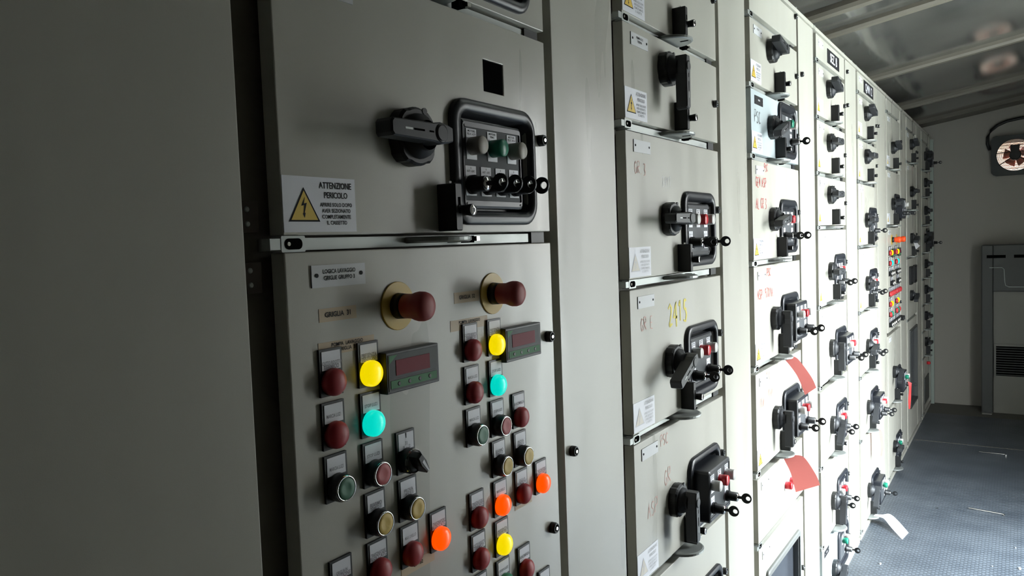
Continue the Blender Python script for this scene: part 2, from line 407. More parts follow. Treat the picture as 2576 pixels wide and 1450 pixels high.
# ------------------------------------------------------------------ component meshes (local frame: X out, Y along, Z up, origin on the door face)
def m_handle(ang):
    b = MB(); base = MB()
    # base disc with a notched outline
    ol = []
    for i in range(40):
        a = 2*PI*i/40; r = 0.034 + (0.0025 if (i % 10) in (4, 5, 6) else 0)
        ol.append((r*math.cos(a), r*math.sin(a)))
    base.prism(ol, 0.0, 0.017, BLACK, 0.003)
    base.lathe(0, 0, [(0.015, 0.027), (0.023, 0.025), (0.026, 0.018), (0.032, 0.017)], HGREY, 24, False, False)
    base.lathe(0.012, 0.030, [(0.015, 0.004), (0.0178, 0.004)], HGREY, 10)
    c, s = math.cos(ang), math.sin(ang)
    def R(p, q): return (p*c - q*s, p*s + q*c)
    # grip bar: swells at the pivot
    ol = [R(p, q) for p, q in ((-0.022,-0.008),(-0.014,-0.0105),(0.0,-0.0125),(0.014,-0.0105),(0.080,-0.0095),(0.083,-0.006),(0.083,0.006),(0.080,0.0095),(0.014,0.0105),(0.0,0.0125),(-0.014,0.0105),(-0.022,0.008))]
    b.prism(ol, 0.028, 0.051, HGREY, 0.002)
    b.lathe(0, 0, [(0.0505, 0.0108), (0.0516, 0.0108), (0.0516, 0.0088)], BLACK, 24, False, False)
    b.lathe(0, 0, [(0.0500, 0.0090), (0.0524, 0.0090), (0.0526, 0.0080)], HGREY, 24, False, True)
    def slot(p0, p1, w, mm):
        pts = [R(p0, -w), R(p1, -w), R(p1, w), R(p0, w)]
        b.face([(0.0514, *q) for q in pts], mm)
    slot(0.030, 0.048, 0.0011, VOID); slot(0.050, 0.062, 0.0011, GALV); slot(0.014, 0.022, 0.001, VOID)
    return base.mesh('handle_base'), b.mesh('handle_grip')
def add_handle(parent, y, z, deg, name='rotary_handle'):
    mb, mg = cached(('handle', deg), lambda: m_handle(math.radians(deg)))
    o = link(name, mb, parent, (0, y, z))
    link('grip', mg, o)
    return o
def m_lockbox():
    b = MB(); b.prism(rrect(-0.007, 0.007, -0.029, 0.029, 0.002, 2), 0.0, 0.028, BLACK, 0.0012)
    b.face([(0.0285, -0.0015, 0.012), (0.0285, 0.0025, 0.012), (0.0285, 0.0025, -0.008), (0.0285, -0.0015, -0.008)], VOID)
    s = MB(); s.lathe(0.013, -0.004, [(0.0, 0.0065), (0.030, 0.0065), (0.036, 0.0075), (0.040, 0.007)], BLACK, 16)
    s.lathe(0.013, -0.004, [(0.0398, 0.0062), (0.0405, 0.0056), (0.0405, 0.003)], CHROME, 16, False, False)
    b.lathe(0.0, 0.0, [(0.0288, 0.0022), (0.029, 0.0022)], CHROME, 8)
    b.box(0.012, 0.016, -0.002, 0.002, 0.0285, 0.032, CHROME)
    return b.mesh('lock_box'), s.mesh('lock_pin')
def add_lockbox(parent, y, z):
    a, s = cached('lockbox', m_lockbox)
    o = link('lock_box', a, parent, (0, y, z), 0.0); link('lock_pin', s, o); return o
def m_knob():
    b = MB(); b.lathe(0, 0, [(0, 0.0085), (0.006, 0.0085), (0.009, 0.0075), (0.009, 0.0055), (0.005, 0.0055)], BLACK, 16, True, True)
    b.lathe(0, 0, [(0.005, 0.003), (0.010, 0.0026)], CHROME, 10)
    return b.mesh('quarter_turn_lock')
def add_knob(parent, y, z, name='quarter_turn_lock', x=0.0): return link(name, cached('knob', m_knob), parent, (x, y, z))
def m_warning(fade):
    b = MB(); b.box(0, 0.0008, 0, 0.098, 0, 0.056, WHITE); x = 0.0011
    yl, bk = (FYEL, FINK) if fade == 2 else (YEL, INK)
    tx = {0: INK, 1: GINK, 2: FINK}[fade]
    def tri(y, z, w, h, xx, m): b.face([(xx, y-w/2, z), (xx, y+w/2, z), (xx, y, z+h)], m)
    tri(0.0265, 0.0105, 0.0405, 0.0345, x, bk); tri(0.0265, 0.0122, 0.0345, 0.0295, x+0.0002, yl)
    bolt = [(0.0275,0.0355),(0.0222,0.0262),(0.0262,0.0272),(0.0250,0.0185),(0.0236,0.0190),(0.0262,0.0140),(0.0275,0.0195),(0.0263,0.0192),(0.0296,0.0295),(0.0258,0.0285)]
    b.face([(x+0.0004, *p) for p in bolt], bk)
    b.text('ATTENZIONE', 0.0700, 0.0475, 0.0092, tx, x, sx=0.80, bold=True)
    b.text('PERICOLO', 0.0700, 0.0375, 0.0088, tx, x, sx=0.80, bold=True)
    for i, t in enumerate(('APRIRE SOLO DOPO', 'AVER SEZIONATO', 'COMPLETAMENTE', 'IL CASSETTO')):
        b.text(t, 0.0700, 0.0278 - 0.0062*i, 0.0057, tx, x, sx=0.86, bold=True)
    return b.mesh('warning_label')
def m_nameplate(lines, black=False):
    b = MB(); f, t = (INK, WHITE) if black else (ALU, INK)
    b.box(0, 0.0015, 0, 0.076, 0, 0.023, f)
    for y in (0.0065, 0.0695): b.lathe(y, 0.0125, [(0.0012, 0.0022), (0.0022, 0.0022)], INK if not black else CHROME, 10)
    for i, s in enumerate(lines):
        b.text(s, 0.038, 0.0125 + (0.0035 if len(lines) > 1 else 0) - 0.0068*i, 0.0062, t if black else INK, 0.0018, sx=0.84, bold=True)
    return b.mesh('name_plate')
def m_dome(m, r=0.0145):
    b = MB(); b.lathe(0, 0, [(0.0, r), (0.006, r)] + [(0.006 + 0.008*math.sin(a), r*math.cos(a)) for a in [PI/2*i/6 for i in range(1, 6)]] + [(0.014, 0.0005)], m, 28)
    return b.mesh('lens')
def m_legend(lines):
    b = MB(); b.box(0, 0.003, -0.0155, 0.0155, -0.037, 0.0125, BLACK)
    b.box(0.003, 0.0036, -0.0128, 0.0128, -0.0095, 0.0100, WHITE)
    for i, s in enumerate(lines):
        b.text(s, 0, -0.0025 - 0.0042*i, 0.0052 if len(s) > 8 else 0.0062, GINK, 0.0039, sx=0.62 if len(s) > 9 else 0.8, bold=True)
    if lines and lines[0] == '31':
        b.stroke([(0, 0.0098), (0, 0.004)], 0.001, INK, 0.004)
    return b.mesh('legend_plate')
def m_pb(m):
    b = MB(); b.lathe(0, 0, [(0.002, 0.0148), (0.012, 0.0148), (0.016, 0.0138)], BLACK, 28, True, False)
    b.lathe(0, 0, [(0.016, 0.0138), (0.0175, 0.0132), (0.0175, 0.0118), (0.013, 0.0115)], CHROME, 28, False, False)
    c = MB(); c.lathe(0, 0, [(0.008, 0.0116), (0.0170, 0.0116), (0.0180, 0.0108), (0.0172, 0.006), (0.0168, 0.0005)], m, 28)
    return b.mesh('collar'), c.mesh('cap')
def m_sel():
    b = MB(); b.lathe(0, 0, [(0.002, 0.0148), (0.012, 0.0148), (0.016, 0.0135), (0.016, 0.006)], BLACK, 28)
    b.lathe(0, 0, [(0.0135, 0.0147), (0.0165, 0.0130)], CHROME, 28, False, False)
    g = MB(); a = math.radians(-55); c, s = math.cos(a), math.sin(a)
    ol = [(p*c - q*s, p*s + q*c) for p, q in ((-0.013,-0.004),(0.0,-0.0055),(0.0145,-0.0025),(0.0145,0.0025),(0.0,0.0055),(-0.013,0.004))]
    g.prism(ol, 0.014, 0.030, BLACK, 0.002)
    w = [(p*c - q*s, p*s + q*c) for p, q in ((-0.004,-0.002),(0.012,-0.001),(0.012,0.001),(-0.004,0.002))]
    g.face([(0.0304, *p) for p in w], WHITE)
    return b.mesh('collar'), g.mesh('grip')
def pilot(parent, y, z, kind, lines=()):
    """legend plate with lamp, push button or selector below it; (y, z) is the legend centre"""
    leg = cached(('legend', tuple(lines)), lambda: m_legend(lines))
    nm = {'R': 'indicator_lamp', 'Y': 'indicator_lamp', 'C': 'indicator_lamp', 'O': 'indicator_lamp', 'g': 'push_button', 'r': 'push_button', 'y': 'push_button', 'w': 'push_button', 's': 'selector_switch', 'G': 'indicator_lamp'}[kind]
    lab = {'R': 'dark red unlit lamp', 'Y': 'yellow lit lamp', 'C': 'turquoise lit lamp', 'O': 'orange-red lit lamp', 'g': 'green push button', 'r': 'red push button', 'y': 'yellow push button', 'w': 'white push button', 's': 'black selector with white pointer', 'G': 'green lamp'}[kind]
    o = link(nm, leg, parent, (0, y, z), label=lab)
    if kind in 'RYCOG':
        mm = {'R': RED_LENS, 'Y': YEL_LIT, 'C': CYA_LIT, 'O': ORA_LIT, 'G': TEAL_LENS}[kind]
        link('lens', cached(('dome', kind), lambda: m_dome(mm)), o, (0.002, 0, -0.0225))
    elif kind == 's':
        a, g = cached('sel', m_sel); link('collar', a, o, (0, 0, -0.0225)); link('grip', g, o, (0, 0, -0.0225))
    else:
        mm = {'g': GRN_BTN, 'r': RED_BTN, 'y': YEL_BTN, 'w': WHT_BTN}[kind]
        a, g = cached(('pb', kind), lambda: m_pb(mm)); link('collar', a, o, (0, 0, -0.0225)); link('cap', g, o, (0, 0, -0.0225))
    return o
def m_bezel(wet):
    b = MB()
    o1 = rrect(0.267, 0.464, 0.010, 0.172, 0.030); o2 = rrect(0.270, 0.461, 0.013, 0.169, 0.028)
    o3 = rrect(0.283, 0.454, 0.022, 0.160, 0.020); o4 = rrect(0.286, 0.450, 0.027, 0.155, 0.016); o5 = rrect(0.288, 0.448, 0.030, 0.152, 0.012)
    b.loft([[(0.0, *p) for p in o1], [(0.005, *p) for p in o1], [(0.008, *p) for p in o2], [(0.008, *p) for p in o3], [(0.004, *p) for p in o4], [(-0.018, *p) for p in o5]], SHINY, False, True, True)
    return b.mesh('bezel')
def m_ctrlbox(x):
    b = MB(); o = rrect(0.289, 0.430, 0.032, 0.146, 0.006, 3); i = rrect(0.292, 0.427, 0.035, 0.143, 0.005, 3); p_ = rrect(0.293, 0.4255, 0.0415, 0.1365, 0.002, 3)
    b.loft([[(-0.017, *p) for p in o], [(x-0.002, *p) for p in o], [(x, *p) for p in i], [(x, *p) for p in p_]], SHINY, True, False, False)
    b.loft([[(x, *p) for p in p_], [(x-0.0015, *p) for p in p_]], SHINY, False, False)
    b.face([(x-0.0015, *p) for p in p_], PLATE)
    for q in ((0.2965, 0.138), (0.2965, 0.0375), (0.422, 0.0375)):
        b.lathe(q[0], q[1], [(x-0.0005, 0.002), (x+0.0008, 0.0015)], BLACK, 8)
    return b.mesh('control_box')
def m_btn(m, text):
    b = MB(); b.box(0, 0.0008, -0.011, 0.011, -0.017, 0.0225, WHITE)
    b.text(text[0], 0, 0.0195, 0.0038, INK, 0.0011, bold=True); b.text(text[1], 0, 0.0155, 0.0038, INK, 0.0011, sx=0.8, bold=True)
    b.lathe(0, 0, [(0.001, 0.0118), (0.0185, 0.0118), (0.0200, 0.0108), (0.0202, 0.001)], m, 24)
    return b.mesh('lamp_button')
def m_keysw():
    b = MB(); b.box(0, 0.0008, -0.0115, 0.0115, -0.014, 0.0245, WHITE)
    b.text('0', 0, 0.0215, 0.0035, INK, 0.0011, bold=True); b.text('AUT   LOC', 0, 0.0175, 0.0035, INK, 0.0011, bold=True)
    b.lathe(0, 0, [(0.001, 0.0125), (0.008, 0.0125), (0.009, 0.0105), (0.026, 0.0100)], BLACK, 20)
    b.lathe(0, 0, [(0.026, 0.0085), (0.0275, 0.0080), (0.0275, 0.0004)], CHROME, 16, False, False)
    return b.mesh('key_switch')
def m_key():
    b = MB(); b.box(0.0275, 0.036, -0.001, 0.001, -0.003, 0.003, BLACK)
    # head: disc standing in the XZ plane with an off-centre hole
    n = 24; cx = 0.0465; R = 0.0115; hx = 0.0500; h = 0.0050
    rings = []
    for yy, rr, c in ((-0.0012, R, cx), (0.0012, R, cx), (0.0012, h, hx), (-0.0012, h, hx), (-0.0012, R, cx)):
        rings.append([(c + rr*math.cos(2*PI*i/n), yy, rr*math.sin(2*PI*i/n)) for i in range(n)])
    b.loft(rings, BLACK, False, False, False)
    return b.mesh('key')
def control_panel(parent, x, lamps, keys, labels=None):
    bz = link('control_panel', cached('bezel', lambda: m_bezel(0)), parent)
    link('control_box', cached(('cb', x), lambda: m_ctrlbox(x)), bz)
    tx = labels or [('MOTORE', 'VELOC. ALTA'), ('MOTORE', 'FERMO'), ('MOTORE', 'VELOC. BASSA')]
    px = x - 0.0015
    for i, (yy, c) in enumerate(zip((0.311, 0.358, 0.405), lamps)):
        if c == ' ': continue
        mm = {'w': WHT_LENS, 'i': WHT_BTN, 'g': TEAL_LENS, 'r': REDW_LENS}[c]
        link('lamp_button', cached(('btn', c, i), lambda: m_btn(mm, tx[i])), bz, (px, yy, 0.112), label={'w': 'white lamp button', 'i': 'ivory lamp button', 'g': 'green lamp button', 'r': 'red lamp button'}[c])
    ys = {4: (0.307, 0.341, 0.375, 0.408), 2: (0.311, 0.403), 1: (0.405,), 0: ()}[keys]
    for yy in ys:
        link('key_switch', cached('ksw', m_keysw), bz, (px, yy, 0.062))
        link('key', cached('key', m_key), bz, (px, yy, 0.062))
    return bz
def m_rail():
    b = MB(); b.box(-0.03, -0.013, -0.006, 0.470, -0.0150, -0.0025, GALV)
    b.box(-0.03, -0.010, 0.470, 0.506, -0.0165, -0.0005, BLACK)
    # bracket with an oblong slot
    b.loft([[(-0.013, *p) for p in rrect(-0.004, 0.026, -0.0165, -0.0005, 0.0015, 2)], [(0.0015, *p) for p in rrect(-0.004, 0.026, -0.0165, -0.0005, 0.0015, 2)]], GALV)
    b.box(-0.012, 0.0010, -0.017, -0.004, -0.0140, -0.003, GALV)
    b.prism(rrect(0.000, 0.022, -0.0140, -0.003, 0.0052, 5), 0.001, 0.0020, VOID)
    b.lathe(0.0045, -0.0085, [(0.002, 0.0026), (0.003, 0.002)], CHROME, 10)
    return b.mesh('guide_rail')
def m_disc():
    b = MB()
    rings = []
    for z, r in ((-0.0115, 0.043), (-0.0095, 0.046), (-0.0055, 0.046), (-0.0040, 0.043)):
        rings.append([(max(-0.0305, -0.004 + r*math.cos(2*PI*i/36)), 0.236 + r*math.sin(2*PI*i/36), z) for i in range(36)])
    b.loft(rings, GALV, smooth=False)
    b.box(0.018, 0.0345, 0.2335, 0.2385, -0.0122, -0.0115, VOID)
    b.box(-0.006, 0.006, 0.292, 0.305, -0.013, -0.004, VOID)
    b.box(0.000, 0.010, 0.305, 0.312, -0.011, -0.005, CHROME)
    return b.mesh('interlock_disc')
def m_hinge():
    b = MB(); b.box(-0.0295, -0.019, -0.037, -0.013, 0, 0.030, HINGE)
    for z in (0.008, 0.022): b.lathe(-0.026, z, [(-0.019, 0.003), (-0.0175, 0.002)], GALV, 8)
    return b.mesh('hinge')

# marker handwriting: strokes on a unit cell
HW = {'P': [[(0,0),(0,1),(.6,1),(.7,.75),(.6,.5),(0,.45)]], 'S': [[(.7,.9),(.4,1),(.05,.85),(.1,.6),(.55,.45),(.65,.15),(.35,0),(0,.1)]],
 'C': [[(.7,.85),(.4,1),(.1,.75),(.05,.3),(.3,0),(.7,.1)]], 'G': [[(.7,.85),(.4,1),(.1,.75),(.05,.3),(.3,0),(.65,.1),(.65,.45),(.4,.45)]],
 'E': [[(.6,1),(.05,1),(.05,0),(.6,0)],[(.05,.5),(.5,.5)]], 'N': [[(0,0),(0,1),(.6,0),(.6,1)]], 'A': [[(0,0),(.35,1),(.7,0)],[(.15,.4),(.55,.4)]],
 'R': [[(0,0),(0,1),(.6,1),(.6,.55),(0,.5),(.65,0)]], 'L': [[(0,1),(0,0),(.55,0)]], 'M': [[(0,0),(.05,1),(.35,.4),(.65,1),(.7,0)]],
 '0': [[(.3,0),(.05,.3),(.05,.7),(.3,1),(.6,.7),(.6,.3),(.3,0)]], '1': [[(.05,.7),(.35,1),(.35,0)]], '2': [[(.0,.8),(.3,1),(.55,.85),(.5,.55),(.15,.1),(.15,0),(.7,.08)]],
 '3': [[(.05,.95),(.5,1),(.55,.75),(.25,.5),(.6,.35),(.5,.05),(0,0)]], '4': [[(.55,-.15),(.5,1),(0,.3),(.7,.3)]], '5': [[(.65,1),(.2,1),(.15,.6),(.5,.6),(.65,.3),(.45,0),(0,.05)]],
 '7': [[(0,1),(.6,1),(.25,0)]], '9': [[(.6,.8),(.3,1),(.05,.75),(.3,.5),(.6,.7),(.55,0)]], '.': [[(.2,0),(.3,0)]], ' ': []}
def handwriting(parent, items, m, name='handwriting'):
    b = MB()
    for text, y, z, h, w in items:
        for ch in text:
            dz = random.uniform(-.08, .08)*h
            for st in HW[ch]:
                pts = []
                for p, q in zip(st, st[1:]):
                    for t in (0, .34, .67): pts.append((p[0]+(q[0]-p[0])*t + random.uniform(-.02,.02), p[1]+(q[1]-p[1])*t + random.uniform(-.02,.02)))
                pts.append(st[-1])
                b.stroke([(y + p*h*0.62, z + dz + q*h) for p, q in pts], w, m, 0.0006, 0.35)
            y += h * 0.62 if ch != ' ' else h * 0.35
    return b.build(name, parent)

DW = 0.508
def drawer(L, z0, z1, label, handle=None, box=None, lamps='wrw', keys=2, plate=('',), warn=1, paint=None, lock=True, knob=True, disc=True, hw=None, blackplate=False, group=None, hole=None, hz=0.112, rail=True, labels=None, width=DW):
    """one withdrawable drawer front, origin at its lower left corner on the door face"""
    t = thing('drawer_unit', label, 'drawer', (0, L, z0), group or 'withdrawable drawer fronts of the switchboard')
    H = z1 - z0; pm = paint or PAINT
    b = MB(); holes = []
    if box is not None: holes.append((0.285, 0.449, 0.0275, 0.1545))
    if hole: holes.append(hole)
    b.plate(-0.020, 0.0, 0.0, width, 0.0, H, pm, holes)
    if hole: b.box(-0.0199, -0.0012, hole[0], hole[1], hole[2], hole[3], VOID)
    b.build('door_panel', t, bevel=0.0012)
    for z in ((0.004, H - 0.034) if H > 0.12 else (0.01,)): link('hinge', cached('hinge', m_hinge), t, (0, 0, z))
    if rail: link('guide_rail', cached('rail', m_rail), t)
    if rail and disc: link('interlock_disc', cached('disc', m_disc), t)
    if box is not None: control_panel(t, box, lamps, keys, labels)
    if handle is not None: add_handle(t, 0.190, hz, handle)
    if lock: add_lockbox(t, 0.247, 0.031)
    if knob: add_knob(t, 0.487, 0.135 if H > 0.22 else 0.088)
    if warn is not None: link('warning_label', cached(('warn', warn), lambda: m_warning(warn)), t, (0, 0.001, 0.003))
    if plate is not None:
        link('name_plate', cached(('np', plate, blackplate), lambda: m_nameplate(plate, blackplate)), t, (0, 0.033, H - 0.037))
    for text, col in (hw or []): handwriting(t, text, col)
    return t

# ------------------------------------------------------------------ cabinets: columns of the switchboard
LX = [0.501, 1.287, 2.070, 2.856, 3.662, 4.516, 5.352, 6.205]
TOP = 2.095
ORD = ['the column with the two red mushroom buttons', 'the column marked 2415', 'the column with the red tags',
       'the column under the SEZ. B sign', 'the column under the QMM 12 sign', 'the column with the distant lamp panel', 'the column with the tall window', 'the last column']
def cabinet(i, L, Lnext, top_cut):
    t = thing('switchgear_cabinet', 'steel frame and narrow side door of ' + ORD[i], 'electrical cabinet', (0, L, 0), 'switchboard cabinets in a row')
    b = MB(); w = Lnext - L
    b.box(-0.56, -0.032, -0.042, w - 0.044, 0.0, TOP - 0.012, FRAME)
    b.box(-0.032, 0.0, -0.018, w - 0.047, 0.0, 0.021, PAINT)
    b.build('frame', t)
    b = MB(); b.box(-0.57, 0.004, -0.042, w - 0.044, TOP - 0.012, TOP, PAINT); b.build('top_plate', t)
    b = MB(); b.plate(-0.031, 0.0, DW + 0.022, w - 0.042 - 0.002, 0.034, TOP - 0.014, PAINT); b.build('side_door', t, bevel=0.0012)
    for z in {0: (1.054,), 1: (1.06,), 3: (2.035, 1.90)}.get(i, (1.9,)): add_knob(t, 0.553 if i != 2 else 0.56, z)
    for y in (0.0, 0.25, 0.52, 0.70):
        if y < w - 0.1:
            b = MB(); b.lathe(-0.01, y + 0.02, [(TOP, 0.009), (TOP + 0.006, 0.009), (TOP + 0.008, 0.005), (TOP + 0.016, 0.005)], GALV, 8, ax='z'); b.build('roof_bolt', t)
    return t
ends = LX[1:] + [6.845]
for i, L in enumerate(LX): cabinet(i, L, ends[i], 0)

# blank cabinet at the near left
t = thing('switchgear_cabinet', 'blank tall grey steel cabinet door filling the left side, closest of all', 'electrical cabinet', (0, -0.35, 0), 'switchboard cabinets in a row')
b = MB(); b.box(-0.56, -0.032, 0, 0.805, 0, TOP - 0.012, FRAME); b.box(-0.032, 0.0, 0.02, 0.80, 0, 0.03, PAINT); b.build('frame', t)
b = MB(); b.plate(-0.024, 0.0, 0.0, 0.806, 0.034, TOP - 0.014, PAINT); b.build('door_panel', t, bevel=0.0015)
b = MB(); b.box(-0.57, 0.004, 0, 0.807, TOP - 0.012, TOP, PAINT); b.build('top_plate', t)
b = MB(); b.box(-0.032, -0.012, 0.8065, 0.8085, 0.034, TOP - 0.014, HINGE); b.build('door_seal', t)

NPW = ('',)
WR = ' '
def S(*a): return a
# --- column 1
L = LX[0]
drawer(L, 1.704, 2.075, 'grey drawer above the dangling keys, cut by the top edge of the photo', 180, 0.004, 'wrw', 2, ('LAVAGGIO', 'GRIGLIE'), 0)
drawer(L, 1.405, 1.688, 'large grey drawer with green and ivory lamps, four keys and a square black hole', 180, 0.004, 'igi', 4, ('ROTOPOMPA', ''), 0, hole=(0.348, 0.395, 0.189, 0.231))
# logic panel
def logic_panel(L, z0, z1, label, far=False):
    t = thing('drawer_unit', label, 'control panel', (0, L, 0), 'lamp control panels of the switchboard')
    b = MB(); b.plate(-0.020, 0.0, 0, DW, z0, z1, PAINT); b.build('door_panel', t, bevel=0.0012)
    for z in (z0 + 0.01, z1 - 0.038): link('hinge', cached('hinge', m_hinge), t, (0, 0, z))
    link('name_plate', cached('npl', lambda: m_nameplate(('LOGICA LAVAGGIO', 'GRIGLIE GRUPPO 3'))), t, (0, 0.032, z1 - 0.037))
    for y in (0.159, 0.349):
        b = MB()
        b.lathe(0, 0, [(0, 0.028), (0.0015, 0.028), (0.002, 0.0275)], ESTOP_Y if not far else ESTOP_Y, 40)
        e = b.build('emergency_stop', t, (0, y, z1 - 0.066))
        b = MB(); b.lathe(0, 0, [(0.002, 0.0150), (0.014, 0.0142)], BLACK, 28); b.build('collar', e)
        b = MB(); b.lathe(0, 0, [(0.008, 0.0140), (0.024, 0.0142), (0.030, 0.0162), (0.034, 0.0170), (0.040, 0.0168), (0.044, 0.0155), (0.047, 0.012), (0.0485, 0.006), (0.0488, 0.0005)], RED_RUB if not far else FORANGE, 32); b.build('mushroom_head', e)
    tapes = [(0.040, 0.093, -0.066, ('GRIGLIA  31',), 0.0075), (0.037, 0.118, -0.101, ('POMPA  LAVAGGIO', 'GRIGLIA  31'), 0.0062), (0.265, 0.318, -0.066, ('GRIGLIA  32',), 0.0068), (0.255, 0.335, -0.101, ('POMPA  LAVAGGIO', 'GRIGLIA  32'), 0.0062), (0.385, 0.430, -0.372, ('',), 0.005), (0.145, 0.205, -0.376, ('31 - 32',), 0.006)]
    if not far:
        for y0, y1, dz, tx, sz in tapes:
            b = MB(); b.box(0, 0.0004, y0, y1, z1+dz-0.007, z1+dz+0.007, TAPE)
            for i, s in enumerate(tx): b.text(s, (y0+y1)/2, z1 + dz + (0.003 if len(tx) > 1 else 0) - 0.0055*i, sz if len(tx) == 1 else 0.0055, INK, 0.0008, sx=0.95, bold=True)
            b.build('label_tape', t)
    ys = [0.0505, 0.1055, 0.1595, 0.212, 0.2925, 0.347, 0.4005, 0.4535]
    rz = [z1 - 0.113 - 0.0555*i for i in range(8)]
    u = '1'
    T = {0: ('SCATTO RIDOTTO', 'TERMICO'), 1: ('PRESENZA', 'TENSIONE'), 2: ('MARCIA LUZ1',), 3: ('STOP LUZ1',), 4: ('MARCIA LUZ2',), 5: ('STOP LUZ2',), 6: ('ANOMALIA',), 7: ('RIARMO', 'TERMICO 31'), 8: ('PROVA', 'LAMPADE 31'), 9: ('TRASCINATORE', 'BLOCCATO'), 10: ('MAX LIVELLO',), 11: ('31', ' 31   -   32'), 12: ('GRIGLIA IN', 'FUNZIONE')}
    lay = [(0,0,'R',0),(0,1,'Y',1),(0,4,'R',0),(0,5,'Y',1),(1,0,'R',2),(1,1,'C',3),(1,4,'R',4),(1,5,'C',5),
           (2,0,'g',2),(2,1,'r',3),(2,2,'s',11),(2,4,'g',4),(2,5,'r',5),(2,6,'R',6),(3,1,'y',7),(3,2,'y',8),(3,5,'y',7),(3,6,'y',8),
           (4,0,'R',12),(4,1,'R',9),(4,2,'R',10),(4,3,'O',9),(4,4,'R',9),(4,5,'O',10),(4,6,'R',12),(4,7,'O',9),
           (5,0,'R',0),(5,1,'Y',1),(5,4,'R',0),(5,5,'Y',1),(6,4,'R',4),(6,5,'G',5),(6,6,'R',6),(6,0,'R',2),(6,1,'G',3),
           (7,0,'w',7),(7,1,'w',8),(7,2,'w',7),(7,4,'w',7),(7,5,'s',8),(7,6,'w',8),(7,7,'w',8)]
    if far:
        fk = {2: 'www www ', 3: ' ww  ww ', 4: 'RRRRRRRR', 7: 'wwwwwwss'}
        lay = [q for q in lay if q[0] in (0, 1, 5, 6)] + [(r, c, k, 12) for r, s_ in fk.items() for c, k in enumerate(s_) if k != ' ']
    for r, c, k, tx in lay: pilot(t, ys[c], rz[r], k, T[tx])
    for y in (0.123, 0.360):
        b = MB(); zc = z1 - 0.139
        b.box(0, 0.012, y, y+0.092, zc-0.0235, zc+0.0235, BLACK)
        o = b.build('digital_meter', t, bevel=0.0012)
        b = MB(); b.box(0.012, 0.0126, y+0.003, y+0.089, zc-0.0205, zc+0.0205, METER)
        b.face([(0.0129, y+0.004, zc+0.0195), (0.0129, y+0.018, zc+0.0195), (0.0129, y+0.004, zc+0.010)], BEZ_GREEN)
        b.face([(0.0129, y+0.016, zc-0.0063), (0.0129, y+0.084, zc-0.0063), (0.0129, y+0.084, zc-0.0069), (0.0129, y+0.016, zc-0.0069)], BLACK); b.build('face', o)
        b = MB(); b.box(0.0126, 0.0131, y+0.015, y+0.074, zc-0.004, zc+0.0135, DISP_RED); b.build('display', o)
        b = MB(); b.box(0.0126, 0.0131, y+0.006, y+0.086, zc-0.0180, zc-0.0090, BEZ_GREEN)
        for q in range(4): b.lathe(y+0.019+0.018*q, zc-0.0135, [(0.013, 0.0028), (0.0136, 0.002)], BLACK, 10)
        b.build('keypad', o)
    add_knob(t, 0.490, z1 - 0.142); add_knob(t, 0.484, z1 - 0.436)
    return t
logic_panel(L, 0.56, 1.388, 'grey control panel with two red mushroom buttons, digital meters and rows of lit lamps')
drawer(L, 0.04, 0.542, 'lowest grey drawer of the nearest column, below the lamp panel', None, None, lock=False, plate=None, warn=None)

# --- column 2
L = LX[1]
G2 = None
drawer(L, 1.798, 2.075, 'drawer cut by the top edge, above the one with the big downward handle', 180, None, plate=('POMPA', 'ESAURIM.'), warn=1)
drawer(L, 1.607, 1.783, 'low drawer with a big black handle pointing down, in the column of the yellow 2415', 270, None, plate=('POMPA OLIO', 'RISERVA'), warn=1, hz=0.118,)
drawer(L, 1.314, 1.587, 'scuffed drawer with horizontal handle and white-red-white lamps, directly above the yellow 2415', 180, 0.004, 'wrw', 2, (' ',), 2,
       hw=[([('GR.3', 0.035, 0.196, 0.022, 0.0018)], RCHALK), ([('2411', 0.165, 0.178, 0.020, 0.0012)], FINK)])
drawer(L, 1.024, 1.294, 'drawer with 2415 written on it in yellow marker', 205, 0.004, 'wrw', 2, (' ',), 2,
       hw=[([('2415', 0.182, 0.186, 0.044, 0.0055)], YCHALK), ([('GR.E', 0.045, 0.190, 0.024, 0.0018)], RCHALK)])
drawer(L, 0.735, 1.004, 'drawer with pulled-out control box and orange scribbles, below the yellow 2415', 270, 0.040, 'wrw', 2, (' ',), 2,
       hw=[([('PSC', 0.125, 0.238, 0.022, 0.0018)], RCHALK), ([('GR', 0.14, 0.155, 0.030, 0.0018)], RCHALK), ([('ASP', 0.055, 0.115, 0.028, 0.0016)], RCHALK)])
drawer(L, 0.445, 0.716, 'drawer at the bottom edge of the photo below the orange-scribbled one', 180, 0.040, 'wrw', 2, (' ',), 1)
drawer(L, 0.04, 0.425, 'floor-level drawer of the second column, out of the photo', None, None, lock=False, plate=None, warn=None)

# --- column 3
L = LX[2]
drawer(L, 1.980, 2.079, 'plain narrow blank strip at the top of the third column, with one lock', None, None, plate=None, warn=None, lock=False, disc=False)
drawer(L, 1.794, 1.9625, 'low beige drawer directly above the pale blue one', 170, None, plate=('AUSILIARI', ''), warn=1)
drawer(L, 1.606, 1.776, 'pale blue-grey drawer with black name plate and black PSC handwriting', 200, 0.004, ' gi', 1, ('RISERVA',), 1, paint=PAINT_BLUE, blackplate=True,
       hw=[([('PSC', 0.030, 0.085, 0.032, 0.0026)], KMARK)], hz=0.085)
drawer(L, 1.318, 1.588, 'drawer with red handwriting GEN ASP AL GR 3, just below the pale blue one', 190, 0.004, 'wrw', 2, (' ',), 1,
       hw=[([('PSC', 0.115, 0.245, 0.020, 0.0022), ('GEN ASP', 0.030, 0.200, 0.026, 0.0024), ('AL GR 3', 0.030, 0.140, 0.028, 0.0024)], RMARK)])
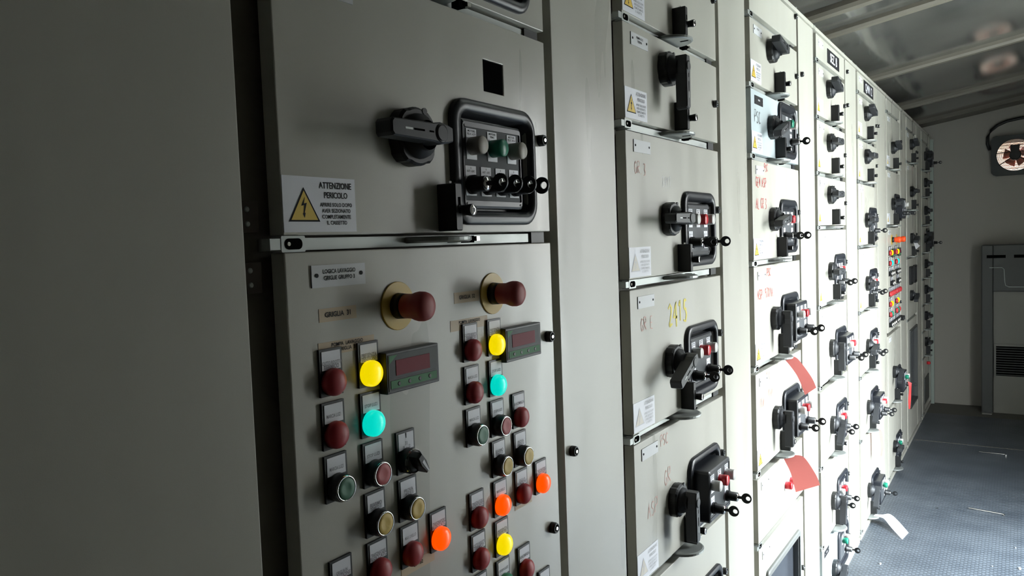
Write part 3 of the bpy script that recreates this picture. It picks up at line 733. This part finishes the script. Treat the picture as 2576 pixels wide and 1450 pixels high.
drawer(L, 1.032, 1.300, 'drawer with red handwriting ASP. 9701A and a pulled-out control box', 270, 0.040, 'wrw', 2, (' ',), 1,
       hw=[([('PSC', 0.125, 0.236, 0.022, 0.0022), ('ASP. 9701A', 0.030, 0.178, 0.026, 0.0022)], RMARK)])
drawer(L, 0.741, 1.008, 'drawer between the two red card tags, control box pulled out', 270, 0.040, 'wrw', 2, (' ',), 1,
       hw=[([('PSC', 0.100, 0.236, 0.024, 0.0022), ('GEN', 0.035, 0.170, 0.024, 0.0022), ('MAN', 0.12, 0.180, 0.026, 0.002)], RCHALK)])
t = drawer(L, 0.540, 0.718, 'plain panel with two small red lamps beneath the lower red tag', None, None, plate=(' ',), warn=None, lock=False, disc=False, knob=False)
for y, z in ((0.292, 0.082), (0.350, 0.080)):
    b = MB(); b.box(0, 0.0008, -0.012, 0.012, -0.014, 0.024, WHITE); b.lathe(0, 0, [(0, 0.0115), (0.018, 0.0115), (0.020, 0.010), (0.0205, 0.001)], REDW_LENS, 24)
    b.build('indicator_lamp', t, (0, y, z), label='red lamp')
# windowed door
t = thing('drawer_unit', 'lowest door with a framed dark window at the bottom edge, under the two red lamps', 'cabinet door', (0, L, 0.04))
b = MB(); b.plate(-0.020, 0, 0, DW, 0, 0.482, PAINT, [(0.078, 0.430, 0.04, 0.385)]); b.build('door_panel', t, bevel=0.0012)
b = MB()
rg = [(0.066, 0.442, 0.028, 0.397), (0.086, 0.422, 0.048, 0.377)]
o1 = rrect(*rg[0], 0.012, 4); o2 = rrect(0.070, 0.438, 0.032, 0.393, 0.010, 4); o3 = rrect(0.082, 0.426, 0.044, 0.381, 0.008, 4); o4 = rrect(*rg[1], 0.006, 4)
b.loft([[(0, *p) for p in o1], [(0.006, *p) for p in o1], [(0.009, *p) for p in o2], [(0.009, *p) for p in o3], [(0.004, *p) for p in o3], [(0.004, *p) for p in o4], [(-0.012, *p) for p in o4]], mat('grey_gasket', (0.13, 0.135, 0.13), 0.5), False, False)
f = b.build('window_frame', t)
b = MB(); b.box(-0.014, -0.012, 0.080, 0.428, 0.042, 0.383, GLASS_D); b.build('pane', f)
link('name_plate', cached(('np', (' ',), False), lambda: m_nameplate((' ',))), t, (0, 0.033, 0.445))
add_knob(t, 0.475, 0.255)

# --- column 4
def sign(parent, text, y, z, w, h):
    b = MB(); b.box(0, 0.0015, y, y+w, z, z+h, INK); b.text(text, y + w/2, z + h/2 - h*0.03, h*0.92, WHITE, 0.0019, bold=True, sx=1.0); b.build('section_sign', parent)
L = LX[3]
t = drawer(L, 1.997, 2.079, 'blank strip with the black SEZ. B sign at the top of the fourth column', None, None, plate=(' ',), warn=None, lock=False, disc=False, knob=False)
sign(t, 'SEZ. B', 0.185, 0.012, 0.215, 0.052)
for q, (z0, z1, a) in enumerate(((1.800, 1.979, 165), (1.604, 1.782, 180), (1.412, 1.586, 180))):
    drawer(L, z0, z1, ['low drawer with tilted handle right below the SEZ. B sign', 'low drawer second below the SEZ. B sign', 'low drawer third below the SEZ. B sign, above the sunlit marked drawers'][q], a, None, plate=(' ',), warn=1)
drawer(L, 1.128, 1.394, 'drawer with faint red marks, first with a control panel under the SEZ. B sign', 180, 0.004, 'wrw', 2, (' ',), 1, hw=[([('PSC', 0.20, 0.225, 0.024, 0.002), ('GEN', 0.08, 0.155, 0.030, 0.002), ('ASP', 0.22, 0.165, 0.030, 0.002)], RCHALK)])
drawer(L, 0.838, 1.108, 'sunlit drawer with its control box out, below the faintly marked one, fourth column', 270, 0.040, 'wrw', 2, (' ',), 2)
drawer(L, 0.546, 0.812, 'overexposed drawer with handle turned down-left and flush control panel, fourth column', 225, 0.004, 'wrw', 2, (' ',), 2)
drawer(L, 0.254, 0.524, 'bright drawer just above the small pale blue one near the floor', 262, 0.004, 'wrw', 2, (' ',), 2)
drawer(L, 0.040, 0.234, 'pale blue drawer at floor level with black name plate and green lamp', 215, 0.004, ' gi', 1, ('RISERVA',), None, paint=PAINT_BLUE, blackplate=True, hz=0.06)

# --- column 5
L = LX[4]
t = drawer(L, 2.001, 2.079, 'blank strip with the black QMM 12 sign on the fifth column', None, None, plate=(' ',), warn=None, lock=False, disc=False, knob=False)
sign(t, 'QMM 12', 0.155, 0.010, 0.26, 0.056)
drawer(L, 1.806, 1.983, 'low drawer directly below the QMM 12 sign', 165, None, plate=(' ',), warn=1)
drawer(L, 1.612, 1.788, 'low drawer second below the QMM 12 sign', 180, None, plate=(' ',), warn=1)
drawer(L, 1.322, 1.594, 'drawer with dark flush panel and one long key, third below the QMM 12 sign', 180, 0.004, '   ', 1, (' ',), 1)
drawer(L, 1.030, 1.304, 'drawer level with the distant lamp panel, fourth below the QMM 12 sign', 180, 0.004, 'wrw', 2, (' ',), 1)
drawer(L, 0.738, 1.012, 'drawer with flush control panel, two above the one with the thin red tag', 190, 0.004, 'wrw', 2, (' ',), 2)
drawer(L, 0.452, 0.720, 'drawer the thin red strip tag hangs from, control box pulled out', 225, 0.040, 'wrw', 2, (' ',), 2)
drawer(L, 0.040, 0.434, 'floor-level drawer with the white paper tag reaching the floor', 230, 0.040, ' gw', 1, (' ',), None, hz=0.13)

# --- column 6
L = LX[5]
drawer(L, 2.020, 2.079, 'blank strip at the top of the sixth column', None, None, plate=None, warn=None, lock=False, disc=False, knob=False)
drawer(L, 1.722, 2.002, 'upper drawer of the sixth column, above the distant lamp panel by two', 165, None, plate=(' ',), warn=1)
drawer(L, 1.414, 1.704, 'drawer just above the distant lamp panel, with a white lamp on its control box', 180, 0.040, '  w', 2, (' ',), 1)
logic_panel(L, 0.830, 1.396, 'distant small lamp panel with an orange mushroom button and a row of red lamps', True)
drawer(L, 0.427, 0.812, 'drawer under the distant lamp panel, red padlock tag on it', 215, 0.040, ' gw', 1, (' ',), None, hz=0.165)
drawer(L, 0.040, 0.409, 'floor-level drawer of the sixth column with green lamp', 180, 0.004, ' gw', 0, (' ',), None, hz=0.13)

# --- column 7
L = LX[6]
drawer(L, 2.015, 2.079, 'blank strip at the top of the seventh column', None, None, plate=None, warn=None, lock=False, disc=False, knob=False)
drawer(L, 1.812, 1.997, 'highest low drawer of the seventh column', 165, None, plate=(' ',), warn=None)
drawer(L, 1.512, 1.794, 'second drawer of the seventh column, taller than the one above', 180, None, plate=(' ',), warn=None)
drawer(L, 1.213, 1.494, 'third drawer of the seventh column, with a white paper tag hanging from it', 195, None, plate=(' ',), warn=None)
t = thing('drawer_unit', 'panel with two slim meters and a selector, above the tall dark window', 'control panel', (0, L, 0.818))
b = MB(); b.plate(-0.02, 0, 0, DW, 0, 0.377, PAINT, [(0.10, 0.20, 0.222, 0.318), (0.31, 0.41, 0.222, 0.318)]); b.build('door_panel', t, bevel=0.0012)
for y in (0.09, 0.30):
    b = MB(); b.loft([[(0, *p) for p in rrect(y, y+0.12, 0.212, 0.328, 0.004, 2)], [(0.012, *p) for p in rrect(y, y+0.12, 0.212, 0.328, 0.004, 2)], [(0.012, *p) for p in rrect(y+.012, y+0.108, 0.224, 0.316, 0.004, 2)], [(-0.01, *p) for p in rrect(y+.012, y+0.108, 0.224, 0.316, 0.004, 2)]], BLACK, False, False)
    o = b.build('panel_meter', t); b = MB(); b.box(-0.012, -0.008, y+.010, y+0.11, 0.222, 0.318, UNITL); b.build('face', o)
add_handle(t, 0.16, 0.14, 200, 'selector_switch')
link('guide_rail', cached('rail', m_rail), t)
t = thing('drawer_unit', 'tall door with long dark window, seventh column', 'cabinet door', (0, L, 0.04))
b = MB(); b.plate(-0.02, 0, 0, DW, 0, 0.76, PAINT, [(0.10, 0.47, 0.20, 0.69)]); b.build('door_panel', t, bevel=0.0012)
b = MB(); o1 = rrect(0.09, 0.48, 0.19, 0.70, 0.01, 3); o2 = rrect(0.105, 0.465, 0.205, 0.685, 0.01, 3)
b.loft([[(0, *p) for p in o1], [(0.008, *p) for p in o1], [(0.008, *p) for p in o2], [(-0.012, *p) for p in o2]], DUCTM, False, False); f = b.build('window_frame', t)
b = MB(); b.box(-0.016, -0.012, 0.10, 0.47, 0.20, 0.69, GLASS_D); b.build('pane', f)

# --- column 8
L = LX[7]
drawer(L, 2.020, 2.079, 'blank strip at the top of the last column by the end wall', None, None, plate=None, warn=None, lock=False, disc=False, knob=False, width=0.50)
zz = [(1.812, 2.002, 1), (1.619, 1.794, 0), (1.415, 1.601, 0), (1.212, 1.397, 2), (1.024, 1.194, 0), (0.834, 1.006, 0), (0.640, 0.816, 0), (0.446, 0.622, 0)]
nm8 = ['topmost dark-handled drawer of the last column, control box pulled out', 'second low drawer of the last column', 'third low drawer of the last column', 'fourth drawer of the last column, level with the orange mushroom button, box pulled out',
       'fifth low drawer of the last column', 'sixth low drawer of the last column', 'seventh low drawer of the last column', 'lowest low drawer of the last column, just above the red lamp']
for (z0, z1, k), lb in zip(zz, nm8):
    drawer(L, z0, z1, lb, 180 if k == 0 else 200, 0.040 if k else None, '   ', 1 if k else 0, plate=None, warn=None, width=0.50, hz=0.10)
t = drawer(L, 0.040, 0.428, 'floor-level door of the last column with a small red lamp', None, None, plate=None, warn=None, lock=False, disc=False, knob=False, width=0.50)
b = MB(); b.lathe(0, 0, [(0, 0.012), (0.018, 0.012), (0.024, 0.008), (0.025, 0.001)], REDW_LENS, 20); b.build('indicator_lamp', t, (0, 0.30, 0.33))
b = MB(); b.prism(rrect(0.10, 0.40, 0.05, 0.24, 0.01, 3), 0.0, 0.006, DUCTM, 0.002); b.build('vent_cover', t)
b = MB(); b.box(0.0, 0.022, 6.806, 6.838, 0.0, 2.07, mat('pale_trim', (0.34, 0.40, 0.36), 0.5))
struct(b.build('trim_10'), 'pale vertical angle strip where the cabinets meet the end wall', 'corner trim')

# ------------------------------------------------------------------ paper tags
def ribbon(name, left, right, m, label, cat, thick=0.0006, group=None):
    """curved card between two edge curves"""
    def sm(P):
        P = [Vector(p) for p in P]; out = []
        for i in range(len(P)-1):
            p0 = P[max(0, i-1)]; p1 = P[i]; p2 = P[i+1]; p3 = P[min(len(P)-1, i+2)]
            for t in [j/6 for j in range(6)]:
                out.append(0.5*((2*p1) + (-p0+p2)*t + (2*p0-5*p1+4*p2-p3)*t*t + (-p0+3*p1-3*p2+p3)*t**3))
        out.append(P[-1]); return out
    A, B = sm(left), sm(right); mb = MB(); rings = []
    for i, (a, c) in enumerate(zip(A, B)):
        d = (A[min(i+1, len(A)-1)] - A[max(i-1, 0)]); n = d.cross(c - a).normalized() * thick
        rings.append([a, c])
    mb.loft(rings, m, False, False, smooth=True, closed=False)
    return tag(mb.build(name), label, cat, group)
ribbon('red_tag', [(0.012, 2.285, 1.0235), (0.023, 2.29, 1.018), (0.056, 2.29, 0.973), (0.077, 2.29, 0.919)], [(0.033, 2.31, 1.0255), (0.053, 2.31, 1.021), (0.090, 2.31, 0.971), (0.104, 2.31, 0.939)], RED_PAPER,
       'upper red card tag curling out below the drawer marked ASP. 9701A', 'tag', group='red card tags on the third column')
ribbon('red_tag', [(0.012, 2.285, 0.7325), (0.020, 2.29, 0.712), (0.033, 2.29, 0.684), (0.047, 2.29, 0.628)], [(0.043, 2.31, 0.7335), (0.068, 2.31, 0.729), (0.099, 2.31, 0.684), (0.111, 2.31, 0.653)], RED_PAPER,
       'lower and larger red card tag curling out above the two small red lamps', 'tag', group='red card tags on the third column')
ribbon('red_tag', [(0.012, 3.90, 0.442), (0.036, 3.90, 0.436), (0.047, 3.90, 0.380), (0.045, 3.90, 0.316)], [(0.016, 3.93, 0.445), (0.046, 3.93, 0.438), (0.055, 3.93, 0.376), (0.049, 3.93, 0.318)], RED_PAPER,
       'thin red strip tag curving down on the fifth column near the floor', 'tag')
ribbon('white_tag', [(0.016, 3.885, 0.0372), (0.046, 3.88, 0.0374), (0.066, 3.87, 0.034), (0.100, 3.82, 0.018), (0.155, 3.735, 0.002)], [(0.018, 3.912, 0.0374), (0.050, 3.915, 0.040), (0.080, 3.92, 0.046), (0.115, 3.90, 0.030), (0.170, 3.83, 0.003)], WHITE_PAPER,
       'white paper tag drooping from the fifth column onto the floor', 'tag')
ribbon('red_tag', [(0.070, 4.725, 0.540), (0.076, 4.725, 0.500), (0.072, 4.725, 0.440), (0.074, 4.725, 0.383)], [(0.088, 4.735, 0.530), (0.086, 4.735, 0.500), (0.084, 4.735, 0.440), (0.080, 4.735, 0.385)], RED_TAG,
       'narrow bright red tag hanging under the distant lamp panel', 'tag')
ribbon('white_tag', [(0.003, 5.545, 1.360), (0.012, 5.545, 1.320), (0.026, 5.545, 1.262), (0.030, 5.545, 1.252)], [(0.006, 5.555, 1.366), (0.022, 5.555, 1.326), (0.042, 5.555, 1.285), (0.052, 5.555, 1.276)], WHITE_PAPER,
       'small white paper tag on the handle of the seventh column', 'tag')

# ------------------------------------------------------------------ end wall: fan, cable, grey unit
t = thing('wall_fan', 'square dark ventilation fan with round wire guard high on the end wall', 'fan', (FANC[0], END_Y, FANC[1]))
yf = -0.05
b = MB()
sq, circ = [], []
for i in range(64):
    a = 2*PI*i/64; c, q = math.cos(a), math.sin(a); k = min(0.150/max(abs(c), 1e-6), 0.146/max(abs(q), 1e-6), 0.196)
    sq.append((c*k, q*k)); circ.append((FANC[2]*c, FANC[2]*q))
rings = [[(p[0], 0.0, p[1]) for p in sq], [(p[0], yf, p[1]) for p in sq], [(p[0], yf, p[1]) for p in circ], [(p[0], 0.0, p[1]) for p in circ]]
b.loft(rings, mat('dark_fan_steel', (0.035, 0.042, 0.042), 0.5), False, False); b.build('housing', t)
b = MB()
for k in range(15):
    r = 0.030 + k * 0.0062; b.tube([(r*math.cos(2*PI*i/40), yf - 0.004, r*math.sin(2*PI*i/40)) for i in range(41)], 0.0021, mat('dark_guard_wire', (0.10, 0.08, 0.075), 0.5), 5)
b.build('wire_guard', t)
for a in (172, 215, 325, 8):
    b = MB(); a = math.radians(a); b.tube([(0.03*math.cos(a), yf - 0.008, 0.03*math.sin(a) + (0.02 if a < 3.3 else 0)), (0.124*math.cos(a), yf - 0.006, 0.124*math.sin(a))], 0.0035, BLACK, 6); b.build('guard_arm', t)
b = MB()
def cyl_y(mb, x, z, prof, m, n=24):
    mb.loft([[(x + r*math.cos(2*PI*i/n), y, z + r*math.sin(2*PI*i/n)) for i in range(n)] for y, r in prof], m, smooth=True)
cyl_y(b, 0, 0, [(0.03, 0.038), (yf-0.02, 0.038), (yf-0.03, 0.032)], BLACK); b.box(-0.030, 0.026, yf-0.034, yf-0.002, 0.028, 0.072, BLACK); b.build('motor', t)
for k in range(5):
    a = 2*PI*k/5 + 0.4; b = MB(); rr = []
    for r, tw in ((0.034, 0.9), (0.052, 0.7), (0.074, 0.5)):
        c, s = math.cos(a), math.sin(a); w = 0.030 + r*0.18
        e = (-s*math.cos(tw)*w, math.sin(tw)*w*0.55, c*math.cos(tw)*w)
        p = (r*c, 0.005, r*s)
        rr.append([(p[0]-e[0], p[1]-e[1], p[2]-e[2]), (p[0]+e[0], p[1]+e[1], p[2]+e[2]), (p[0]+e[0], p[1]+e[1]+.002, p[2]+e[2]), (p[0]-e[0], p[1]-e[1]+.002, p[2]-e[2])])
    b.loft(rr, RUSTO); b.build('fan_blade', t)
b = MB()
for k in range(12):
    z = -0.118 + 0.0214*k
    b.face([(-0.119, 0.040, z), (0.119, 0.040, z), (0.119, 0.050, z+0.0225), (-0.119, 0.050, z+0.0225)], SLAT)
b.build('shutter', t)
b = MB(); P = [(0.392, 6.845, 1.955), (0.378, 6.832, 2.00), (0.380, 6.83, 2.050), (0.402, 6.83, 2.098), (0.440, 6.83, 2.130), (0.50, 6.83, 2.155), (0.58, 6.83, 2.168), (0.72, 6.83, 2.175), (0.95, 6.83, 2.178), (1.3, 6.83, 2.18)]
b.tube(P, 0.011, BLACK, 8); tag(b.build('cable_conduit'), 'thick dark cable arching over the fan on the end wall', 'cable')

t = thing('wall_unit', 'tall dark grey framed unit with pale panel and grille on the end wall', 'ventilation unit', (0.348, 6.60, 0))
yb = 0.255
b = MB(); b.box(0, 0.072, 0, yb, 0.0, 1.245, DUCTM); b.box(0.072, 0.80, 0, yb, 0.905, 1.245, DUCTM); b.build('frame', t, bevel=0.006)
b = MB(); b.box(0.074, 0.80, 0.05, yb, 0.0, 0.903, UNITL); b.build('panel', t)
b = MB(); xz_plate(b, 0.035, 0.052, 0.078, 0.60, 0.268, 0.515, UNITL, [(0.090, 0.588, 0.280, 0.500)]); g = b.build('grille_frame', t)
b = MB(); b.box(0.090, 0.588, 0.044, 0.0495, 0.280, 0.500, VOID)
for k in range(12): b.box(0.090, 0.588, 0.038, 0.044, 0.285 + 0.018*k, 0.290 + 0.018*k, DUCTM)
b.build('grille', g)
b = MB(); b.box(0.033, 0.150, -0.003, 0.0, 1.150, 1.172, VOID); b.box(0.20, 0.40, -0.003, 0.0, 1.150, 1.172, VOID); b.build('slot', t)
b = MB(); b.tube([(0.050, -0.004, 1.080), (0.128, -0.004, 1.080), (0.140, -0.004, 1.068), (0.145, -0.004, 0.975), (0.150, -0.004, 0.950), (0.170, -0.004, 0.940), (0.40, -0.004, 0.940)], 0.0028, mat('pale_pipe', (0.4, 0.43, 0.42), 0.4), 6); b.build('thin_pipe', t)
b = MB(); b.box(0.005, 0.067, -0.04, 0.0, 0, 0.008, UNITL); b.build('foot_plate', t)

# ------------------------------------------------------------------ things on the floor
def rod(p0, p1, lab):
    p0 = Vector((*p0, 0.004)); p1 = Vector((*p1, 0.004)); d = (p1 - p0).normalized(); s = Vector((d.y, -d.x, 0))
    b = MB(); b.tube([p0, p1, p1 + d*0.006 + s*0.004, p1 + d*0.008 + s*0.018], 0.0035, CHROME, 6)
    tag(b.build('metal_rod'), lab, 'rod', 'bent metal rods on the floor')
rod((0.38, 5.426), (0.512, 5.426), 'farther thin bright metal rod with bent end lying on the floor')
rod((0.382, 4.304), (0.525, 4.282), 'nearer thin bright metal rod with bent end lying on the floor')
def chip(x, y, r, lab, m=mat('pale_dust_flake', (0.34, 0.36, 0.38), 0.8)):
    r *= 0.8
    b = MB(); ol = [(x + r*random.uniform(.6, 1.2)*math.cos(2*PI*i/7), y + 2*r*random.uniform(.6, 1.2)*math.sin(2*PI*i/7)) for i in range(7)]
    b.loft([[(p[0], p[1], 0.0005) for p in ol], [(x + (p[0]-x)*.8, y + (p[1]-y)*.8, 0.004) for p in ol]], m)
    tag(b.build('debris_flake'), lab, 'debris', 'crumbs and flakes on the floor')
chip(0.111, 3.417, 0.007, 'pale flake of debris on the floor near the white paper tag')
chip(0.252, 4.242, 0.004, 'small dark crumb on the floor left of the nearer rod', BLACK)
chip(0.578, 3.858, 0.004, 'tiny pale flake at the right edge of the floor')
chip(0.593, 3.629, 0.008, 'pale flake in the lower right corner of the floor')
chip(0.500, 3.60, 0.003, 'tiny pale crumb left of the lower right flake')
